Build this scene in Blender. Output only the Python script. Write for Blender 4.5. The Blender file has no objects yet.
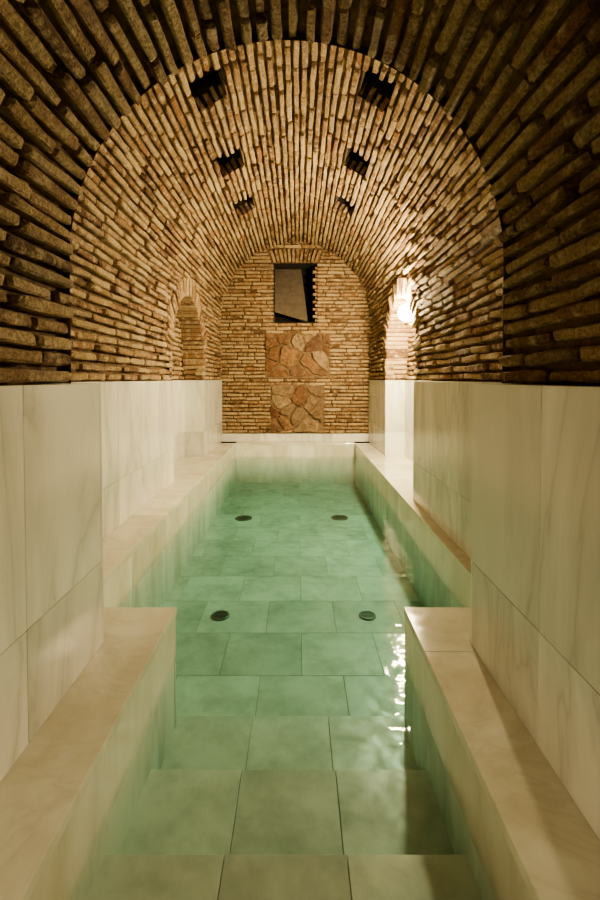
import bpy, math, random
from mathutils import Vector
random.seed(7)
R=random.random
def U(a,b): return a+(b-a)*R()

# ---------------------------------------------------------------- materials
def newmat(name):
    m=bpy.data.materials.new(name); m.use_nodes=True
    nt=m.node_tree; nt.nodes.clear()
    return m,nt,nt.nodes,nt.links
def node(ns,t,**kw):
    n=ns.new(t)
    for k,v in kw.items():
        if k in n.inputs: n.inputs[k].default_value=v
        else: setattr(n,k,v)
    return n
def ramp(ns,stops,interp='LINEAR'):
    r=ns.new('ShaderNodeValToRGB'); cr=r.color_ramp; cr.interpolation=interp
    while len(cr.elements)<len(stops): cr.elements.new(0.5)
    for e,(p,c) in zip(cr.elements,stops):
        e.position=p; e.color=(*c,1)
    return r
def mix(ns,ls,fac,a,b,mode='MIX'):
    m=ns.new('ShaderNodeMix'); m.data_type='RGBA'; m.blend_type=mode
    for s,v in ((0,fac),(6,a),(7,b)):
        if hasattr(v,'is_linked') or hasattr(v,'links'): ls.new(v,m.inputs[s])
        else: m.inputs[s].default_value = v if s==0 else (*v,1)
    return m.outputs[2]

def mat_brick():
    m,nt,ns,ls=newmat('old_brick')
    out=ns.new('ShaderNodeOutputMaterial'); b=ns.new('ShaderNodeBsdfPrincipled')
    b.inputs['Roughness'].default_value=0.85
    at=ns.new('ShaderNodeAttribute'); at.attribute_name='rnd'
    tc=ns.new('ShaderNodeTexCoord')
    base=ramp(ns,[(0,(0.15,0.08,0.04)),(0.2,(0.32,0.19,0.10)),(0.5,(0.45,0.31,0.17)),(0.75,(0.59,0.45,0.275)),(0.88,(0.35,0.26,0.17)),(1,(0.34,0.165,0.075))])
    ls.new(at.outputs['Fac'],base.inputs[0])
    n1=node(ns,'ShaderNodeTexNoise',Scale=16.0,Detail=6.0,Roughness=0.65); ls.new(tc.outputs['Object'],n1.inputs['Vector'])
    n2=node(ns,'ShaderNodeTexNoise',Scale=85.0,Detail=4.0,Roughness=0.75); ls.new(tc.outputs['Object'],n2.inputs['Vector'])
    r1=ramp(ns,[(0.48,(0,0,0)),(0.64,(1,1,1))]); ls.new(n1.outputs[0],r1.inputs[0])
    c=mix(ns,ls,r1.outputs[0],base.outputs[0],(0.60,0.47,0.30))
    r2=ramp(ns,[(0.35,(0.38,0.33,0.28)),(0.6,(1,1,1))]); ls.new(n2.outputs[0],r2.inputs[0])
    c=mix(ns,ls,0.9,c,r2.outputs[0],'MULTIPLY')
    ls.new(c,b.inputs['Base Color'])
    bp=node(ns,'ShaderNodeBump',Strength=1.0,Distance=0.014)
    ad=node(ns,'ShaderNodeMath',operation='ADD'); ls.new(n1.outputs[0],ad.inputs[0]); ls.new(n2.outputs[0],ad.inputs[1])
    ls.new(ad.outputs[0],bp.inputs['Height']); ls.new(bp.outputs[0],b.inputs['Normal'])
    ls.new(b.outputs[0],out.inputs[0]); return m
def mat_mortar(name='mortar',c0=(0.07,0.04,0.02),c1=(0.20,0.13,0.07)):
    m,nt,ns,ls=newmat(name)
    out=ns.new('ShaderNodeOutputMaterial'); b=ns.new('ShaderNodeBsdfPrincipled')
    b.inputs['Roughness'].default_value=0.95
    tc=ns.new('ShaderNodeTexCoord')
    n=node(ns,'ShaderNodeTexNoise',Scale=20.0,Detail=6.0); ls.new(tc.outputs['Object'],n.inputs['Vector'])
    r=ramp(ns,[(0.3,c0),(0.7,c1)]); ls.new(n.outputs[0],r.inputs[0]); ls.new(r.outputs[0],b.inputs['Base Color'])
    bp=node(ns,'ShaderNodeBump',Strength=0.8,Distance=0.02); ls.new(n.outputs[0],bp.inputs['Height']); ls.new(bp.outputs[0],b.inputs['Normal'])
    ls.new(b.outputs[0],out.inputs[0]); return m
def mat_marble(name,base,vein,stain,rough=0.25,stainamt=0.5,veinamt=.6):
    m,nt,ns,ls=newmat(name)
    out=ns.new('ShaderNodeOutputMaterial'); b=ns.new('ShaderNodeBsdfPrincipled')
    b.inputs['Roughness'].default_value=rough
    at=ns.new('ShaderNodeAttribute'); at.attribute_name='rnd'
    tc=ns.new('ShaderNodeTexCoord')
    sc=node(ns,'ShaderNodeMath',operation='MULTIPLY'); ls.new(at.outputs['Fac'],sc.inputs[0]); sc.inputs[1].default_value=37.0
    va=node(ns,'ShaderNodeVectorMath',operation='ADD'); ls.new(tc.outputs['Object'],va.inputs[0]); ls.new(sc.outputs[0],va.inputs[1])
    mp=ns.new('ShaderNodeMapping'); mp.inputs['Rotation'].default_value=(0.7,0.5,0.6); mp.inputs['Scale'].default_value=(1.3,1.3,.38); ls.new(va.outputs[0],mp.inputs[0])
    n1=node(ns,'ShaderNodeTexNoise',Scale=1.8,Detail=5.0,Roughness=0.55,Distortion=1.0); ls.new(mp.outputs[0],n1.inputs['Vector'])
    s=node(ns,'ShaderNodeMath',operation='SUBTRACT'); ls.new(n1.outputs[0],s.inputs[0]); s.inputs[1].default_value=0.5
    a=node(ns,'ShaderNodeMath',operation='ABSOLUTE'); ls.new(s.outputs[0],a.inputs[0])
    rv=ramp(ns,[(0.0,(1,1,1)),(0.012,(0.55,0.55,0.55)),(0.09,(0,0,0))]); ls.new(a.outputs[0],rv.inputs[0])
    n2=node(ns,'ShaderNodeTexNoise',Scale=3.0,Detail=7.0,Roughness=0.65); ls.new(mp.outputs[0],n2.inputs['Vector'])
    rs=ramp(ns,[(0.42,(0,0,0)),(0.72,(1,1,1))]); ls.new(n2.outputs[0],rs.inputs[0])
    ms=node(ns,'ShaderNodeMath',operation='MULTIPLY'); ls.new(rs.outputs[0],ms.inputs[0]); ms.inputs[1].default_value=stainamt
    mv=node(ns,'ShaderNodeMath',operation='MULTIPLY'); ls.new(rv.outputs[0],mv.inputs[0]); mv.inputs[1].default_value=veinamt
    c=mix(ns,ls,ms.outputs[0],base,stain)
    c=mix(ns,ls,mv.outputs[0],c,vein)
    tv=ramp(ns,[(0,(0.80,0.80,0.79)),(1,(1,1,1))]); ls.new(at.outputs['Fac'],tv.inputs[0])
    c=mix(ns,ls,1.0,c,tv.outputs[0],'MULTIPLY')
    ls.new(c,b.inputs['Base Color'])
    n3=node(ns,'ShaderNodeTexNoise',Scale=12.0,Detail=3.0); ls.new(mp.outputs[0],n3.inputs['Vector'])
    rr=ramp(ns,[(0.3,(rough*0.7,)*3),(0.7,(min(1,rough*1.5),)*3)]); ls.new(n3.outputs[0],rr.inputs[0]); ls.new(rr.outputs[0],b.inputs['Roughness'])
    ls.new(b.outputs[0],out.inputs[0]); return m
def mat_stone():
    m,nt,ns,ls=newmat('rubble_stone')
    out=ns.new('ShaderNodeOutputMaterial'); b=ns.new('ShaderNodeBsdfPrincipled')
    b.inputs['Roughness'].default_value=0.85
    at=ns.new('ShaderNodeAttribute'); at.attribute_name='rnd'
    tc=ns.new('ShaderNodeTexCoord')
    base=ramp(ns,[(0,(0.16,0.075,0.045)),(0.25,(0.28,0.17,0.10)),(0.5,(0.17,0.095,0.065)),(0.75,(0.36,0.27,0.18)),(1,(0.21,0.14,0.09))])
    ls.new(at.outputs['Fac'],base.inputs[0])
    n=node(ns,'ShaderNodeTexNoise',Scale=11.0,Detail=8.0,Roughness=.7,Distortion=.6); ls.new(tc.outputs['Object'],n.inputs['Vector'])
    r=ramp(ns,[(0.35,(0.45,0.4,0.35)),(0.65,(1.2,1.15,1.05))]); ls.new(n.outputs[0],r.inputs[0])
    c=mix(ns,ls,1.0,base.outputs[0],r.outputs[0],'MULTIPLY'); ls.new(c,b.inputs['Base Color'])
    bp=node(ns,'ShaderNodeBump',Strength=.9,Distance=0.04); ls.new(n.outputs[0],bp.inputs['Height']); ls.new(bp.outputs[0],b.inputs['Normal'])
    ls.new(b.outputs[0],out.inputs[0]); return m
def mat_simple(name,col,rough=0.5,metal=0.0,emit=None,es=0):
    m,nt,ns,ls=newmat(name)
    out=ns.new('ShaderNodeOutputMaterial'); b=ns.new('ShaderNodeBsdfPrincipled')
    tc=ns.new('ShaderNodeTexCoord')
    n=node(ns,'ShaderNodeTexNoise',Scale=15.0,Detail=3.0); ls.new(tc.outputs['Object'],n.inputs['Vector'])
    r=ramp(ns,[(0.3,tuple(x*0.7 for x in col)),(0.7,col)]); ls.new(n.outputs[0],r.inputs[0]); ls.new(r.outputs[0],b.inputs['Base Color'])
    b.inputs['Roughness'].default_value=rough; b.inputs['Metallic'].default_value=metal
    if emit: b.inputs['Emission Color'].default_value=(*emit,1); b.inputs['Emission Strength'].default_value=es
    ls.new(b.outputs[0],out.inputs[0]); return m
def mat_water():
    m,nt,ns,ls=newmat('pool_water')
    out=ns.new('ShaderNodeOutputMaterial')
    tc=ns.new('ShaderNodeTexCoord')
    mp=ns.new('ShaderNodeMapping'); mp.inputs['Scale'].default_value=(1.0,2.4,1.0); ls.new(tc.outputs['Object'],mp.inputs[0])
    n=node(ns,'ShaderNodeTexNoise',Scale=8.0,Detail=2.5,Roughness=0.45); ls.new(mp.outputs[0],n.inputs['Vector'])
    bp=node(ns,'ShaderNodeBump',Strength=0.30,Distance=0.02); ls.new(n.outputs[0],bp.inputs['Height'])
    g=node(ns,'ShaderNodeBsdfGlossy',Roughness=0.015); ls.new(bp.outputs[0],g.inputs['Normal'])
    t=ns.new('ShaderNodeBsdfTransparent'); t.inputs[0].default_value=(0.97,1,0.99,1)
    ge=ns.new('ShaderNodeNewGeometry')
    d=node(ns,'ShaderNodeVectorMath',operation='DOT_PRODUCT'); ls.new(ge.outputs['Incoming'],d.inputs[0]); ls.new(bp.outputs[0],d.inputs[1])
    a=node(ns,'ShaderNodeMath',operation='ABSOLUTE'); ls.new(d.outputs['Value'],a.inputs[0])
    s=node(ns,'ShaderNodeMath',operation='SUBTRACT'); s.inputs[0].default_value=1; ls.new(a.outputs[0],s.inputs[1])
    p=node(ns,'ShaderNodeMath',operation='POWER'); ls.new(s.outputs[0],p.inputs[0]); p.inputs[1].default_value=5
    ma=node(ns,'ShaderNodeMath',operation='MULTIPLY_ADD'); ls.new(p.outputs[0],ma.inputs[0]); ma.inputs[1].default_value=0.98; ma.inputs[2].default_value=0.03
    mx=ns.new('ShaderNodeMixShader'); ls.new(ma.outputs[0],mx.inputs[0]); ls.new(t.outputs[0],mx.inputs[1]); ls.new(g.outputs[0],mx.inputs[2])
    ls.new(mx.outputs[0],out.inputs[0])
    v=ns.new('ShaderNodeVolumeAbsorption'); v.inputs['Color'].default_value=(0.18,0.68,0.66,1); v.inputs['Density'].default_value=1.05
    ls.new(v.outputs[0],out.inputs['Volume'])
    return m
BRICK=mat_brick(); MORTAR=mat_mortar()  # mortar brown darkened to carry the shade of the deep joints
DARK=mat_mortar('painted_shade_render',(0.004,0.003,0.002),(0.012,0.008,0.005))  # near-black colour paints the darkness of the back opening and shaft tops
SHAFT=mat_mortar('painted_shade_mortar',(0.006,0.004,0.003),(0.018,0.012,0.008))  # shade inside the skylight shafts put into the wall colour
PANELM=mat_mortar('rubble_mortar',(0.13,0.085,0.05),(0.24,0.165,0.10))
MARBLE=mat_marble('white_marble',(0.80,0.80,0.74),(0.44,0.43,0.38),(0.65,0.64,0.56),0.18,0.65,.6)
LEDGE=mat_marble('ledge_marble',(0.80,0.80,0.69),(0.54,0.50,0.39),(0.61,0.56,0.42),0.09,0.9,.45)
POOLM=mat_marble('pool_marble',(0.76,0.77,0.68),(0.42,0.45,0.37),(0.33,0.36,0.30),0.4,0.8,.20)
GROUT=mat_mortar('grout',(0.22,0.19,0.13),(0.32,0.28,0.20))
STONE=mat_stone(); PLASTER=mat_simple('grey_plaster',(0.125,0.10,0.075),0.9)
STEEL=mat_simple('drain_steel',(0.22,0.24,0.21),0.4,0.6)
HOLEM=mat_simple('drain_dark',(0.03,0.035,0.03),0.6)
BRASS=mat_simple('aged_brass',(0.35,0.24,0.10),0.4,0.9)
WATER=mat_water()

# ---------------------------------------------------------------- mesh builder
class MB:
    def __init__(s): s.v=[];s.f=[];s.r=[];s.m=[];s.sm=[]
    def add(s,vs,fs,rnd=0.5,mat=0,smooth=False):
        o=len(s.v); s.v+= [tuple(p) for p in vs]
        for f in fs:
            s.f.append([i+o for i in f]); s.r.append(rnd); s.m.append(mat); s.sm.append(smooth)
    def box(s,a,b,rnd=None,mat=0):
        x0,y0,z0=a;x1,y1,z1=b
        vs=[(x0,y0,z0),(x1,y0,z0),(x1,y1,z0),(x0,y1,z0),(x0,y0,z1),(x1,y0,z1),(x1,y1,z1),(x0,y1,z1)]
        s.add(vs,[(0,3,2,1),(4,5,6,7),(0,1,5,4),(1,2,6,5),(2,3,7,6),(3,0,4,7)],R() if rnd is None else rnd,mat)
    def brick(s,c,u,v,w,lu,lv,dep,jit=0.0045,mat=0,nu=6,nv=4):
        """rough brick: face centre c, face axes u,v, outward (visible) w"""
        c=Vector(c);u=Vector(u);v=Vector(v);w=Vector(w)
        c=c+w*U(-0.018,0.010); rot=U(-0.035,0.035)
        u2=(u+v*rot).normalized(); v2=(v-u*rot).normalized()
        tilt=U(-0.05,0.05); tv=U(-.18,.18)
        vs=[]
        for j in range(nv):
            for i in range(nu):
                a=[-.5,-.44,-.17,.17,.44,.5][i]; b=[-.5,-.32,.32,.5][j]
                eu=i in(0,nu-1); ev=j in(0,nv-1)
                d=0
                if eu or ev: d=-0.006-U(0,.005)
                if eu and ev: d=-0.010-U(0,.014)
                wear=U(-jit,jit)
                vs.append(c+u2*(a*lu*(0.975 if (eu and ev) else 1)+U(-jit,jit)*.7)+v2*(b*lv*(0.84 if (eu and ev) else 1)+wear*.6)+w*(d+U(-jit,jit)*0.6+a*lu*tilt+b*lv*tv))
        ring=[i for i in range(nu)]+[j*nu+nu-1 for j in range(1,nv)]+[(nv-1)*nu+i for i in range(nu-2,-1,-1)]+[j*nu for j in range(nv-2,0,-1)]
        f1=[]
        for j in range(nv-1):
            for i in range(nu-1):
                k=j*nu+i; f1.append((k,k+1,k+nu+1,k+nu))
        o=len(vs); f2=[]
        for k in ring: vs.append(vs[k]-w*dep)
        n=len(ring)
        for q in range(n):
            f2.append((ring[q],o+q,o+(q+1)%n,ring[(q+1)%n]))
        rr=R(); base=len(s.v)
        s.v+=[tuple(p) for p in vs]
        for f in f1+f2:
            s.f.append([i+base for i in f]); s.r.append(rr); s.m.append(mat); s.sm.append(False)
    def obj(s,name,mats,bevel=0,parent=None):
        me=bpy.data.meshes.new(name); me.from_pydata(s.v,[],s.f); me.update()
        for m in mats: me.materials.append(m)
        at=me.attributes.new('rnd','FLOAT','FACE')
        at.data.foreach_set('value',s.r)
        me.polygons.foreach_set('material_index',s.m)
        me.polygons.foreach_set('use_smooth',s.sm)
        o=bpy.data.objects.new(name,me); bpy.context.collection.objects.link(o)
        if bevel:
            b=o.modifiers.new('bevel','BEVEL'); b.width=bevel; b.segments=2; b.limit_method='ANGLE'
        if parent: o.parent=parent
        return o

def subtract(span,holes):
    out=[span]
    for a,b in holes:
        nx=[]
        for p,q in out:
            if b<=p or a>=q: nx.append((p,q)); continue
            if a>p: nx.append((p,a))
            if b<q: nx.append((b,q))
        out=nx
    return out
def course(ya,yb,hs,lo=.22,hi=.29):
    res=[]
    for p,q in subtract((ya,yb),hs):
        if q-p<.03: continue
        y=p; L=U(.08,hi)
        while y<q-.001:
            e=y+L
            if q-e<.09: e=q
            res.append((y,e)); y=e+(U(.008,.020) if e<q else 0); L=U(lo,hi)
    return res

# ---------------------------------------------------------------- dimensions
ZT=-0.015      # marble top
ZL=-0.95       # ledge top
ZW=-1.15       # water
ZF=-1.54       # pool floor
XW=1.11; XP=0.885; XC=0.47; XCR=0.485; XB=0.66
Y0=-1.7; YB=1.55; YP=1.81; YE=6.5; YW=6.67
RM=1.11; ZSM=0.92; RF=0.745; ZSF=0.41
NC=4.73; NR=0.67; NZ=0.20; NT=0.20   # side niche arch
PITCH=0.056

def prof(Rr,zs,s,off=0):
    L1=zs-ZT; arc=math.pi*Rr
    if s<L1: return (-Rr-off,ZT+s),(0,1),(1,0)
    if s<L1+arc:
        a=math.pi-(s-L1)/Rr
        return ((Rr+off)*math.cos(a),zs+(Rr+off)*math.sin(a)),(math.sin(a),-math.cos(a)),(-math.cos(a),-math.sin(a))
    return (Rr+off,zs-(s-L1-arc)),(0,-1),(-1,0)
SKY_Y=[2.95,3.92,4.90]; SKY_A=math.radians(30.0); SKY_H=0.115; SKY_L=[.13,.145,.165]
def holes_main(s,ring=True):
    (x,z),_,_=prof(RM,ZSM,s); h=[]
    L1=ZSM-ZT; arc=math.pi*RM
    if z<NZ+NR+NT and abs(x)>0.9:
        if z<=NZ: hh=NR
        else: hh=math.sqrt(max(0,(NR+NT)**2-(z-NZ)**2))
        h.append((NC-hh,NC+hh))
    if L1<s<L1+arc:
        ang=math.pi/2-(s-L1)/RM
        if abs(abs(ang)-SKY_A)<SKY_H/RM:
            for y,l in zip(SKY_Y,SKY_L): h.append((y-l,y+l))
    return h

def vault(Rr,zs,ya,yb,s0,s1,hf,pitch=PITCH):
    mb=MB()
    total=2*(zs-ZT)+math.pi*Rr
    n=round(total/pitch); p=total/n
    for i in range(n):
        s=(i+0.5)*p
        if not(s0<=s<s1): continue
        hs=hf(s)
        (x,z),t,nn=prof(Rr,zs,s+U(-0.004,0.004))
        for a,b in course(ya,yb,hs):
            mb.brick((x,(a+b)/2,z),(0,1,0),(t[0],0,t[1]),(nn[0],0,nn[1]),b-a,U(0.031,0.042)*pitch/.056,0.09)
        m=3
        for q in range(m):
            sa=s-p/2+q*p/m; sb=sa+p/m
            (xa,za),_,_=prof(Rr,zs,sa,0.042); (xb,zb),_,_=prof(Rr,zs,sb,0.042)
            for a,b in subtract((ya,yb),hf((sa+sb)/2)):
                mb.add([(xa,a,za),(xa,b,za),(xb,b,zb),(xb,a,zb)],[(0,1,2,3)],0.5,1)
    return mb
def noh(s): return []
LM=ZSM-ZT; TM=2*LM+math.pi*RM
LF=ZSF-ZT; TF=2*LF+math.pi*RF

wl=vault(RM,ZSM,YB,YW,0,LM,holes_main)
wr=vault(RM,ZSM,YB,YW,TM-LM,TM+1,holes_main)
ce=vault(RM,ZSM,YB,YW,LM,TM-LM,holes_main)
fw=vault(RF,ZSF,Y0,YB,0,TF+1,noh,.053)

for sg,mb in ((-1,wl),(1,wr)):
    n=round(math.pi*(NR+NT/2)/0.060)
    for i in range(n):
        a=math.pi*(i+0.5)/n
        ca,sa=math.cos(a),math.sin(a)
        cr=NR+NT/2
        z=NZ+sa*cr; xx=RM if z<ZSM else math.sqrt(RM*RM-(z-ZSM)**2)
        mb.brick((sg*(xx-0.006),NC+ca*cr,z),(0,ca,sa),(0,-sa,ca),(-sg,0,0),NT-0.01,U(0.036,0.044),0.27,0.004)
    k=32
    for i in range(k):
        a=math.pi*i/k;b=math.pi*(i+1)/k
        P=lambda r,t,x:(sg*x,NC+r*math.cos(t),NZ+r*math.sin(t))
        mb.add([P(NR+.012,a,1.13),P(NR+NT+.05,a,1.13),P(NR+NT+.05,b,1.13),P(NR+.012,b,1.13)],[(0,1,2,3)],.5,1)
        mb.add([P(NR+.02,a,1.13),P(NR+.02,b,1.13),P(NR+.02,b,1.42),P(NR+.02,a,1.42)],[(0,1,2,3)],.5,1)
    for z in (0.015,0.073,0.131,0.185):
        for ys in (-1,1):
            mb.brick((sg*1.245,NC+ys*NR,z+0.012),(1,0,0),(0,0,1),(0,-ys,0),0.26,0.042,0.08)
    for ys in(-1,1):
        y=NC+ys*(NR+.02)
        mb.add([(sg*1.12,y,ZT),(sg*1.42,y,ZT),(sg*1.42,y,NZ+.02),(sg*1.12,y,NZ+.02)],[(0,1,2,3)],.5,1)
    z=ZT+0.03
    while z<NZ+NR+0.02:
        hh=NR+0.05 if z<=NZ else math.sqrt(max(0.0,(NR+.05)**2-(z-NZ)**2))
        for a,b in course(NC-hh,NC+hh,[]):
            mb.brick((sg*1.37,(a+b)/2,z),(0,1,0),(0,0,1),(-sg,0,0),b-a,U(.036,.042),.06)
        z+=PITCH
    mb.add([(sg*1.40,NC-.8,ZT),(sg*1.40,NC+.8,ZT),(sg*1.40,NC+.8,1.0),(sg*1.40,NC-.8,1.0)],[(0,1,2,3)],.5,1)

wl.obj('wall_left',[BRICK,MORTAR]); wr.obj('wall_right',[BRICK,MORTAR]); ce.obj('ceiling',[BRICK,MORTAR])
k=60
for i in range(k):
    pf=[prof(RF,ZSF,TF*j/k,0.014)[0] for j in (i,i+1)]
    pm=[prof(RM,ZSM,TM*j/k,0.06)[0] for j in (i,i+1)]
    fw.add([(pf[0][0],YB,pf[0][1]),(pm[0][0],YB,pm[0][1]),(pm[1][0],YB,pm[1][1]),(pf[1][0],YB,pf[1][1])],[(0,1,2,3)],.5,1)
fw.obj('entrance_arch',[BRICK,MORTAR])
wf=MB(); z=ZL
while z<1.3:
    for a,b in course(-.8,.8,[]):
        wf.brick(((a+b)/2,Y0,z),(1,0,0),(0,0,1),(0,1,0),b-a,.042,.06)
    z+=PITCH
wf.box((-1.2,Y0-.1,-1.7),(1.2,Y0-.035,1.4),.5,1)
wf.obj('wall_front',[BRICK,MORTAR])

idx=0
for sg in(-1,1):
    for y,l in zip(SKY_Y,SKY_L):
        idx+=1; mb=MB()
        ang=sg*SKY_A; c=Vector((math.sin(ang),0,math.cos(ang))); t=Vector((math.cos(ang),0,-math.sin(ang)))
        o=Vector((0,y,ZSM))+c*(RM+0.0)
        h=SKY_H+.012; l2=l+.004
        P=lambda a,b,d: o+t*a*h+Vector((0,b*l2,0))+c*d
        vs=[P(a,b,.012) for a,b in((-1,-1),(1,-1),(1,1),(-1,1))]+[P(a,b,.6) for a,b in((-1,-1),(1,-1),(1,1),(-1,1))]
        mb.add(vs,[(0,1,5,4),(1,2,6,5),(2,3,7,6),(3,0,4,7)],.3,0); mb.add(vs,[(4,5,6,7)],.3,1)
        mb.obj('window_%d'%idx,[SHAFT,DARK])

# ---------------------------------------------------------------- end wall
def end_half(z):
    if z<ZSM: return RM+.04
    d=(RM+.04)**2-(z-ZSM)**2
    return math.sqrt(d) if d>0 else 0
WX0,WX1,WZ0,WZ1=-.33,.33,.86,1.74
P1=(-.46,.52,.03,.70); P2=(-.38,.44,-.80,-.09)
mb=MB(); z=-.83+PITCH/2
def ehs(z):
    h=[]
    if WZ0<z<WZ1: h.append((WX0,WX1))
    if WZ1<=z<WZ1+.21:
        e=(z-WZ1)*.35+.03; h.append((WX0-e,WX1+e))
    for p in(P1,P2):
        if p[2]<z<p[3]: h.append((p[0],p[1]))
    return h
while z<ZSM+RM+.03:
    hw=end_half(z); hs=ehs(z)
    if hw>.03:
        for a,b in course(-hw,hw,hs,.2,.27):
            mb.brick(((a+b)/2,YW,z+U(-.003,.003)),(1,0,0),(0,0,1),(0,-1,0),b-a,U(.034,.042),.07)
    for a,b in subtract((-hw-.02,hw+.02),[h for h in hs if z<WZ1]):
        mb.add([(a,YW+.036,z-PITCH/2),(b,YW+.036,z-PITCH/2),(b,YW+.036,z+PITCH/2),(a,YW+.036,z+PITCH/2)],[(0,1,2,3)],.5,1)
    z+=PITCH
n=12
for i in range(n):
    f=(i+.5)/n-.5
    an=f*0.75
    cx=(WX0+WX1)/2+f*(WX1-WX0+.08)
    mb.brick((cx,YW-.005,WZ1+.105+.02*math.cos(f*3)),(math.sin(an),0,math.cos(an)),(math.cos(an),0,-math.sin(an)),(0,-1,0),.19,.040,.2,.004)
D=.42
mb.add([(WX0,YW+.01,WZ0),(WX0,YW+D,WZ0),(WX0,YW+D,WZ1),(WX0,YW+.01,WZ1)],[(0,1,2,3)],.5,1)
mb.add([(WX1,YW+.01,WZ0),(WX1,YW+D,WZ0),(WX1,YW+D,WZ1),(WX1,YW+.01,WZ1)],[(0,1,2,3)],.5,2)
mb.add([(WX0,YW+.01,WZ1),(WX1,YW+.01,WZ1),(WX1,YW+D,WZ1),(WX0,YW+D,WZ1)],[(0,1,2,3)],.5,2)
mb.add([(WX0,YW+.01,WZ0),(WX1,YW+.01,WZ0),(WX1,YW+D,WZ0),(WX0,YW+D,WZ0)],[(0,1,2,3)],.5,1)
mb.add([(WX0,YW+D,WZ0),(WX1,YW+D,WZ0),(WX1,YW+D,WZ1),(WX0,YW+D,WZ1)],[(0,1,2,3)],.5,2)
z=WZ0+.03;i=0
while z<WZ1-.05:
    w=.03+(.035 if i%2 else 0)
    mb.brick((WX1-w/2,YW+.02,z),(1,0,0),(0,0,1),(0,-1,0),w,.038,.06)
    z+=PITCH;i+=1
mb.obj('wall_back',[BRICK,MORTAR,DARK])
# sloping plaster chute hood inside the opening (curved sheet)
mb=MB(); N=8; fr=[]
for i in range(N+1):
    t=i/N; zz0=WZ0+.16; zz1=WZ0+.01
    yy=YW+.05+.26*(t**1.4)
    xl=WX0+.012; xr=WX0+.52-.10*t
    zl=zz0+(WZ1-.01-zz0)*t; zr=zz1+(WZ1-.01-zz1)*t
    fr.append(((xl,yy,zl),(xr,yy,zr)))
vs=[];fs=[]
for (l,r) in fr: vs+= [l,r,(l[0],l[1]+.04,l[2]),(r[0],r[1]+.04,r[2])]
for i in range(N):
    a=4*i;b=a+4
    fs+=[(a,a+1,b+1,b),(a+2,b+2,b+3,a+3),(a+1,a+3,b+3,b+1),(a,b,b+2,a+2)]
fs+=[(0,2,3,1),(4*N,4*N+1,4*N+3,4*N+2)]
mb.add(vs,fs,.5,0)
mb.obj('plaster_flue_hood',[PLASTER])

# rubble stone panels
def clip(poly,p,nv):
    out=[]
    for i in range(len(poly)):
        a=poly[i];b=poly[(i+1)%len(poly)]
        da=(a[0]-p[0])*nv[0]+(a[1]-p[1])*nv[1]; db=(b[0]-p[0])*nv[0]+(b[1]-p[1])*nv[1]
        if da<=0: out.append(a)
        if da*db<0:
            t=da/(da-db); out.append((a[0]+(b[0]-a[0])*t,a[1]+(b[1]-a[1])*t))
    return out
for pn,n in((P1,15),(P2,12)):
    mb=MB(); x0,x1,z0,z1=pn
    mb.box((x0-.01,YW+.022,z0-.02),(x1+.01,YW+.08,z1+.02),.5,1)
    pts=[]; tries=0
    while len(pts)<n:
        q=(U(x0,x1),U(z0,z1)); tries+=1
        if all(math.hypot(q[0]-r[0],q[1]-r[1])>(.10 if len(pts)>5 else .22)*(1 if tries<500 else .5) for r in pts): pts.append(q)
    for p in pts:
        poly=[(x0,z0),(x1,z0),(x1,z1),(x0,z1)]
        for q in pts:
            if q is p: continue
            mid=(p[0]+(q[0]-p[0])*.5,p[1]+(q[1]-p[1])*.5); poly=clip(poly,mid,(q[0]-p[0],q[1]-p[1]))
            if len(poly)<3: break
        if len(poly)<3: continue
        pp=[]
        for i in range(len(poly)):
            a=poly[i];b=poly[(i+1)%len(poly)]
            el=math.hypot(a[0]-b[0],a[1]-b[1])
            for t in(0.16,.38,.62,.84): 
                j=.04*el if t in(.38,.62) else .010
                pp.append((a[0]+(b[0]-a[0])*t+U(-j,j),a[1]+(b[1]-a[1])*t+U(-j,j)))
        cx=sum(a[0] for a in pp)/len(pp); cz=sum(a[1] for a in pp)/len(pp)
        m=len(pp); vs=[]
        yd=U(-.012,.012); tx=U(-.12,.12); tz=U(-.12,.12)
        for s,d in((.91,.04),(.88,.004),(.83,-.008),(.45,-.012)):
            for a in pp:
                xx=cx+(a[0]-cx)*s+U(-.004,.004); zz=cz+(a[1]-cz)*s+U(-.004,.004)
                vs.append((xx,YW+d+yd+U(-.005,.005)+(xx-cx)*tx+(zz-cz)*tz,zz))
        vs.append((cx,YW-.012+yd,cz)); fs=[]
        for l in range(3):
            for i in range(m): fs.append((l*m+i,l*m+(i+1)%m,(l+1)*m+(i+1)%m,(l+1)*m+i))
        for i in range(m): fs.append((3*m+i,3*m+(i+1)%m,4*m))
        mb.add(vs,fs,R(),0,False)
    mb.obj('rubble_stone_panel',[STONE,PANELM])

# ---------------------------------------------------------------- marble cladding
def clad(name,xface,xback,ya,yb,za,zb,sg,ends=(),first=None,slab=.42,hsplit=-.65,mat=MARBLE):
    mb=MB(); th=.02; g=.0010
    a,b=sorted((sg*(xface+.004),sg*xback))
    mb.box((a,ya+.003,za),(b,yb-.006,zb-.003),.5,1)
    y=ya if first is None else first
    ys=[ya]
    while True:
        y=y+slab
        if y>=yb-.08: break
        if y>ya+.05: ys.append(y)
    ys.append(yb)
    for i in range(len(ys)-1):
        for z0,z1 in((za,hsplit),(hsplit,zb)):
            xa,xb=sorted((sg*xface,sg*(xface+th)))
            mb.box((xa,ys[i]+g,z0+g),(xb,ys[i+1]-g,z1-g))
    for e in ends:
        y0,y1=(yb-.003,yb+.015) if e>0 else (ya-.015,ya+.003)
        xa,xb=sorted((sg*(xface+.0005),sg*xback))
        for z0,z1 in((za,hsplit),(hsplit,zb)):
            mb.box((xa,y0,z0+g),(xb,y1,z1-g))
    mb.box((a,ya,zb-.012),(b,yb-.004,zb-.002))
    return mb.obj(name,[mat,GROUT],.0015)
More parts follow.
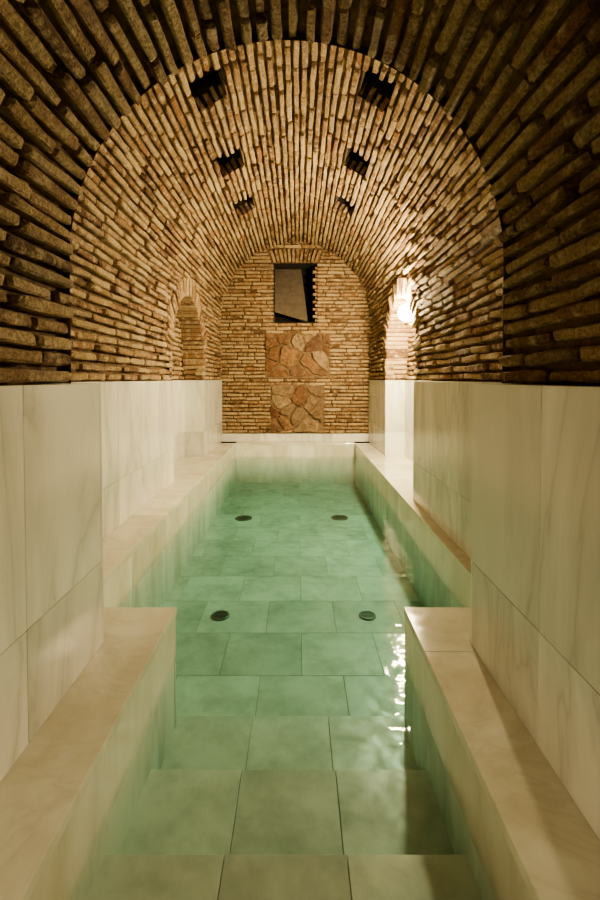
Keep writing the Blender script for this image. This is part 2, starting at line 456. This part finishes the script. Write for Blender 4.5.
for sg in(-1,1):
    clad('marble_wainscot',XB,1.45,Y0,YB,ZL,ZT,sg,(1,),first=YB-.43*8,slab=.43)
    if sg<0:
        clad('marble_wainscot',XW,1.45,YB,NC-NR,ZL,ZT,sg,(1,))
    else:
        clad('marble_wainscot',.95,1.45,YB,3.45,ZL,ZT,sg,(1,),slab=.47)
        clad('marble_wainscot',XW,1.45,3.45,NC-NR,ZL,ZT,sg,(1,))
    clad('marble_wainscot',XW,1.45,NC+NR,YW,ZL,ZT,sg,(-1,))
    clad('marble_wainscot',1.35,1.45,NC-NR,NC+NR,ZL,ZT,sg)

def ledge(name,xi,xo,ya,yb,sg,end=False,L=.62):
    mb=MB(); g=.001
    a,b=sorted((sg*(xi+.012),sg*xo)); mb.box((a,ya,ZF-.05),(b,yb-.01,ZL-.025),.5,1)
    y=ya
    while y<yb-.01:
        y2=min(y+L,yb)
        if yb-y2<.15: y2=yb
        ye=y2-.022 if (end and y2==yb) else y2
        a,b=sorted((sg*(xi-.004),sg*xo)); mb.box((a,y+g,ZL-.03),(b,y2-g,ZL),None,0)
        a,b=sorted((sg*(xi+.0),sg*(xi+.02))); mb.box((a,y+g,ZW-.03),(b,ye-g,ZL-.031),None,0)
        a,b=sorted((sg*(xi+.001),sg*(xi+.02))); mb.box((a,y+g,ZF),(b,ye-g,ZW-.031),None,2)
        y=y2
    if end:
        a,b=sorted((sg*(xi+.0),sg*xo))
        mb.box((a,yb-.02,ZW-.03),(b,yb-.001,ZL-.031),None,0)
        mb.box((a,yb-.02,ZF),(b,yb-.002,ZW-.031),None,2)
    return mb.obj(name,[LEDGE,GROUT,POOLM],.002)
for sg in(-1,1):
    ledge('pool_ledge',XP,1.42,YP,YE+.01,sg)
ledge('pool_ledge',XC,1.42,Y0,YP,-1,True,1.17)
ledge('pool_ledge',XCR,1.42,Y0,YP,1,True,1.07)
mb=MB()
x=-XP
for i in range(3):
    x2=x+2*XP/3
    mb.box((x+.001,YE-.004,ZL-.03),(x2-.001,YW+.05,ZL))
    mb.box((x+.001,YE,ZW-.03),(x2-.001,YE+.02,ZL-.031))
    mb.box((x+.001,YE,ZF),(x2-.001,YE+.02,ZW-.031),None,2)
    x=x2
mb.box((-.87,YE+.02,ZF-.05),(.87,YW+.3,ZL-.032),.5,1)
mb.obj('pool_ledge',[LEDGE,GROUT,POOLM],.002)
mb=MB(); x=-XW
for i in range(4):
    x2=x+2*XW/4; mb.box((x+.001,YW-.03,ZL+.001),(x2-.001,YW+.05,-.83)); x=x2
mb.obj('baseboard_back',[MARBLE],.002)

def tiles(mb,x0,x1,y0,y1,z,tw,tl,th=.02,stag=True):
    y=y0;r=0
    while y<y1-.01:
        y2=min(y+tl,y1); x=x0-(tw*.5 if (r%2 and stag) else 0)-.12
        while x<x1:
            a=max(x,x0);b=min(x+tw,x1)
            if b-a>.02: mb.box((a+.0012,y+.0012,z-th),(b-.0012,y2-.0012,z),None,0)
            x+=tw
        y=y2;r+=1
mb=MB(); tiles(mb,-XP-.01,XP+.01,1.86,YE+.01,ZF,.43,.385)
mb.box((-.9,1.86,ZF-.1),(.9,YE+.01,ZF-.004),.5,1)
mb.obj('floor',[POOLM,GROUT],.001)
mb=MB()
for ya,yb,z in((.45,1.122,-1.26),(1.122,1.48,-1.355),(1.48,1.845,-1.45)):
    xl=-XC-.01; xr=XCR+.01
    x=xl; w=(xr-xl)/3
    for i in range(3):
        x2=x+w
        mb.box((x+.0010,ya,z-.03),(x2-.0010,yb+.012,z),None,0)
        mb.box((x+.0010,yb-.02,ZF),(x2-.0010,yb,z-.031),None,0)
        x=x2
    mb.box((xl,ya,ZF-.05),(xr,yb-.01,z-.006),.5,1)
mb.box((-XC-.01,Y0,ZF),(XCR+.01,.45,-1.0),None,0)
mb.obj('pool_steps',[POOLM,GROUT],.0015)

e=.008
o=[(-XC-e,.44),(XCR+e,.44),(XCR+e,YP-.01),(XP+e,YP-.01),(XP+e,YE+e),(-XP-e,YE+e),(-XP-e,YP-.01),(-XC-e,YP-.01)]
n=len(o); zb=ZF-.04
mb=MB(); mb.add([(x,y,ZW) for x,y in o]+[(x,y,zb) for x,y in o],[tuple(range(n)),tuple(range(2*n-1,n-1,-1))]+[(i,n+i,n+(i+1)%n,(i+1)%n) for i in range(n)],.5,0)
mb.obj('pool_water',[WATER])

for x,y,rd in((-.465,2.82,.06),(.49,2.82,.055),(-.56,4.82,.095),(.50,4.84,.095)):
    mb=MB(); m=32; z=ZF+.001; q=rd/.085
    prf=[(.085,0),(.085,.006),(.070,.010),(.066,.004)]
    vs=[(x+q*r*math.cos(2*math.pi*i/m),y+q*r*math.sin(2*math.pi*i/m),z+h) for r,h in prf for i in range(m)]
    fs=[(l*m+i,l*m+(i+1)%m,(l+1)*m+(i+1)%m,(l+1)*m+i) for l in range(3) for i in range(m)]
    mb.add(vs,fs,.5,0,True)
    mb.add([(x+q*.067*math.cos(2*math.pi*i/m),y+q*.067*math.sin(2*math.pi*i/m),z+.003) for i in range(m)],[tuple(range(m))],.5,1)
    for k in range(-3,4):
        h=q*math.sqrt(.064**2-(k*.018)**2)
        mb.box((x+q*(k*.018-.003),y-h,z+.003),(x+q*(k*.018+.003),y+h,z+.007),.5,0)
    mb.box((x-q*.064,y-q*.004,z+.004),(x+q*.064,y+q*.004,z+.008),.5,0)
    mb.obj('pool_drain',[STEEL,HOLEM])

# ---------------------------------------------------------------- lamp: glass globe on a brass bracket inside the right niche
def lamp(loc,sg,es,xw=1.36,rg=.06):
    e=bpy.data.objects.new('wall_lamp',None); bpy.context.collection.objects.link(e)
    x,y,z=loc
    def lathe(name,prf,mat,ox,oy,oz,ax='z',m=24):
        mb=MB(); vs=[]
        for r,h in prf:
            for i in range(m):
                a=2*math.pi*i/m
                p=(r*math.cos(a),r*math.sin(a),h) if ax=='z' else (h,r*math.cos(a),r*math.sin(a))
                vs.append((ox+p[0],oy+p[1],oz+p[2]))
        fs=[(l*m+i,l*m+(i+1)%m,(l+1)*m+(i+1)%m,(l+1)*m+i) for l in range(len(prf)-1) for i in range(m)]
        mb.add(vs,fs,.5,0,True); return mb.obj(name,[mat],0,e)
    zb=z-rg-.03
    lathe('back_plate',[(0.001,-.012*sg),(.035,-.012*sg),(.035,.01*sg),(0.001,.01*sg)],BRASS,xw*sg,y,zb,'x')
    mb=MB(); xa,xb=sorted((x,xw*sg)); mb.box((xa,y-.006,zb-.006),(xb,y+.006,zb+.006)); mb.obj('arm',[BRASS],.002,e)
    lathe('cup',[(0.001,-.01),(.016,-.01),(.026,.01),(.034,.035),(.02,.04)],BRASS,x,y,zb)
    gl=mat_simple('lamp_glass',(1,.9,.7),.3,0,(1,.80,.46),es)
    lathe('globe',[(rg*math.sin(math.pi*i/14)+.0005,-rg*math.cos(math.pi*i/14)) for i in range(15)],gl,x,y,z)
lamp((1.11,4.33,.65),1,1500,rg=.085)

def area(name,loc,rot,sx,sy,power,col=(1,.79,.45),spread=180):
    L=bpy.data.lights.new(name,'AREA'); L.shape='RECTANGLE'; L.size=sx; L.size_y=sy; L.energy=power; L.color=col; L.spread=math.radians(spread)
    o=bpy.data.objects.new(name,L); o.location=loc; o.rotation_euler=rot; bpy.context.collection.objects.link(o); return o
# added fill on the chamber side of the entrance arch, brightening the vault
area('arch_fill',(0.0,1.62,1.35),(math.radians(84),0,0),.8,.2,9)
# unseen fill light added behind the viewer, low
area('entrance_fill',(0,-1.5,-.5),(math.radians(74),0,0),.9,.5,9,(1,.80,.48),70)

w=bpy.data.worlds.new('w'); bpy.context.scene.world=w; w.use_nodes=True
w.node_tree.nodes['Background'].inputs[0].default_value=(0.02,.015,.01,1); w.node_tree.nodes['Background'].inputs[1].default_value=.3
try: bpy.context.scene.view_settings.look='AgX - Medium High Contrast'
except Exception as ex: print(ex)

cd=bpy.data.cameras.new('camera'); cd.sensor_width=36; cd.lens=440/900*36
cam=bpy.data.objects.new('camera',cd); cam.location=(.04,0,0)
th=1.5; cam.rotation_euler=(math.radians(90-th),0,0)
cd.shift_y=-(71-440*math.tan(math.radians(th)))/900; cd.shift_x=2/900
cd.clip_start=.01
bpy.context.collection.objects.link(cam); bpy.context.scene.camera=cam
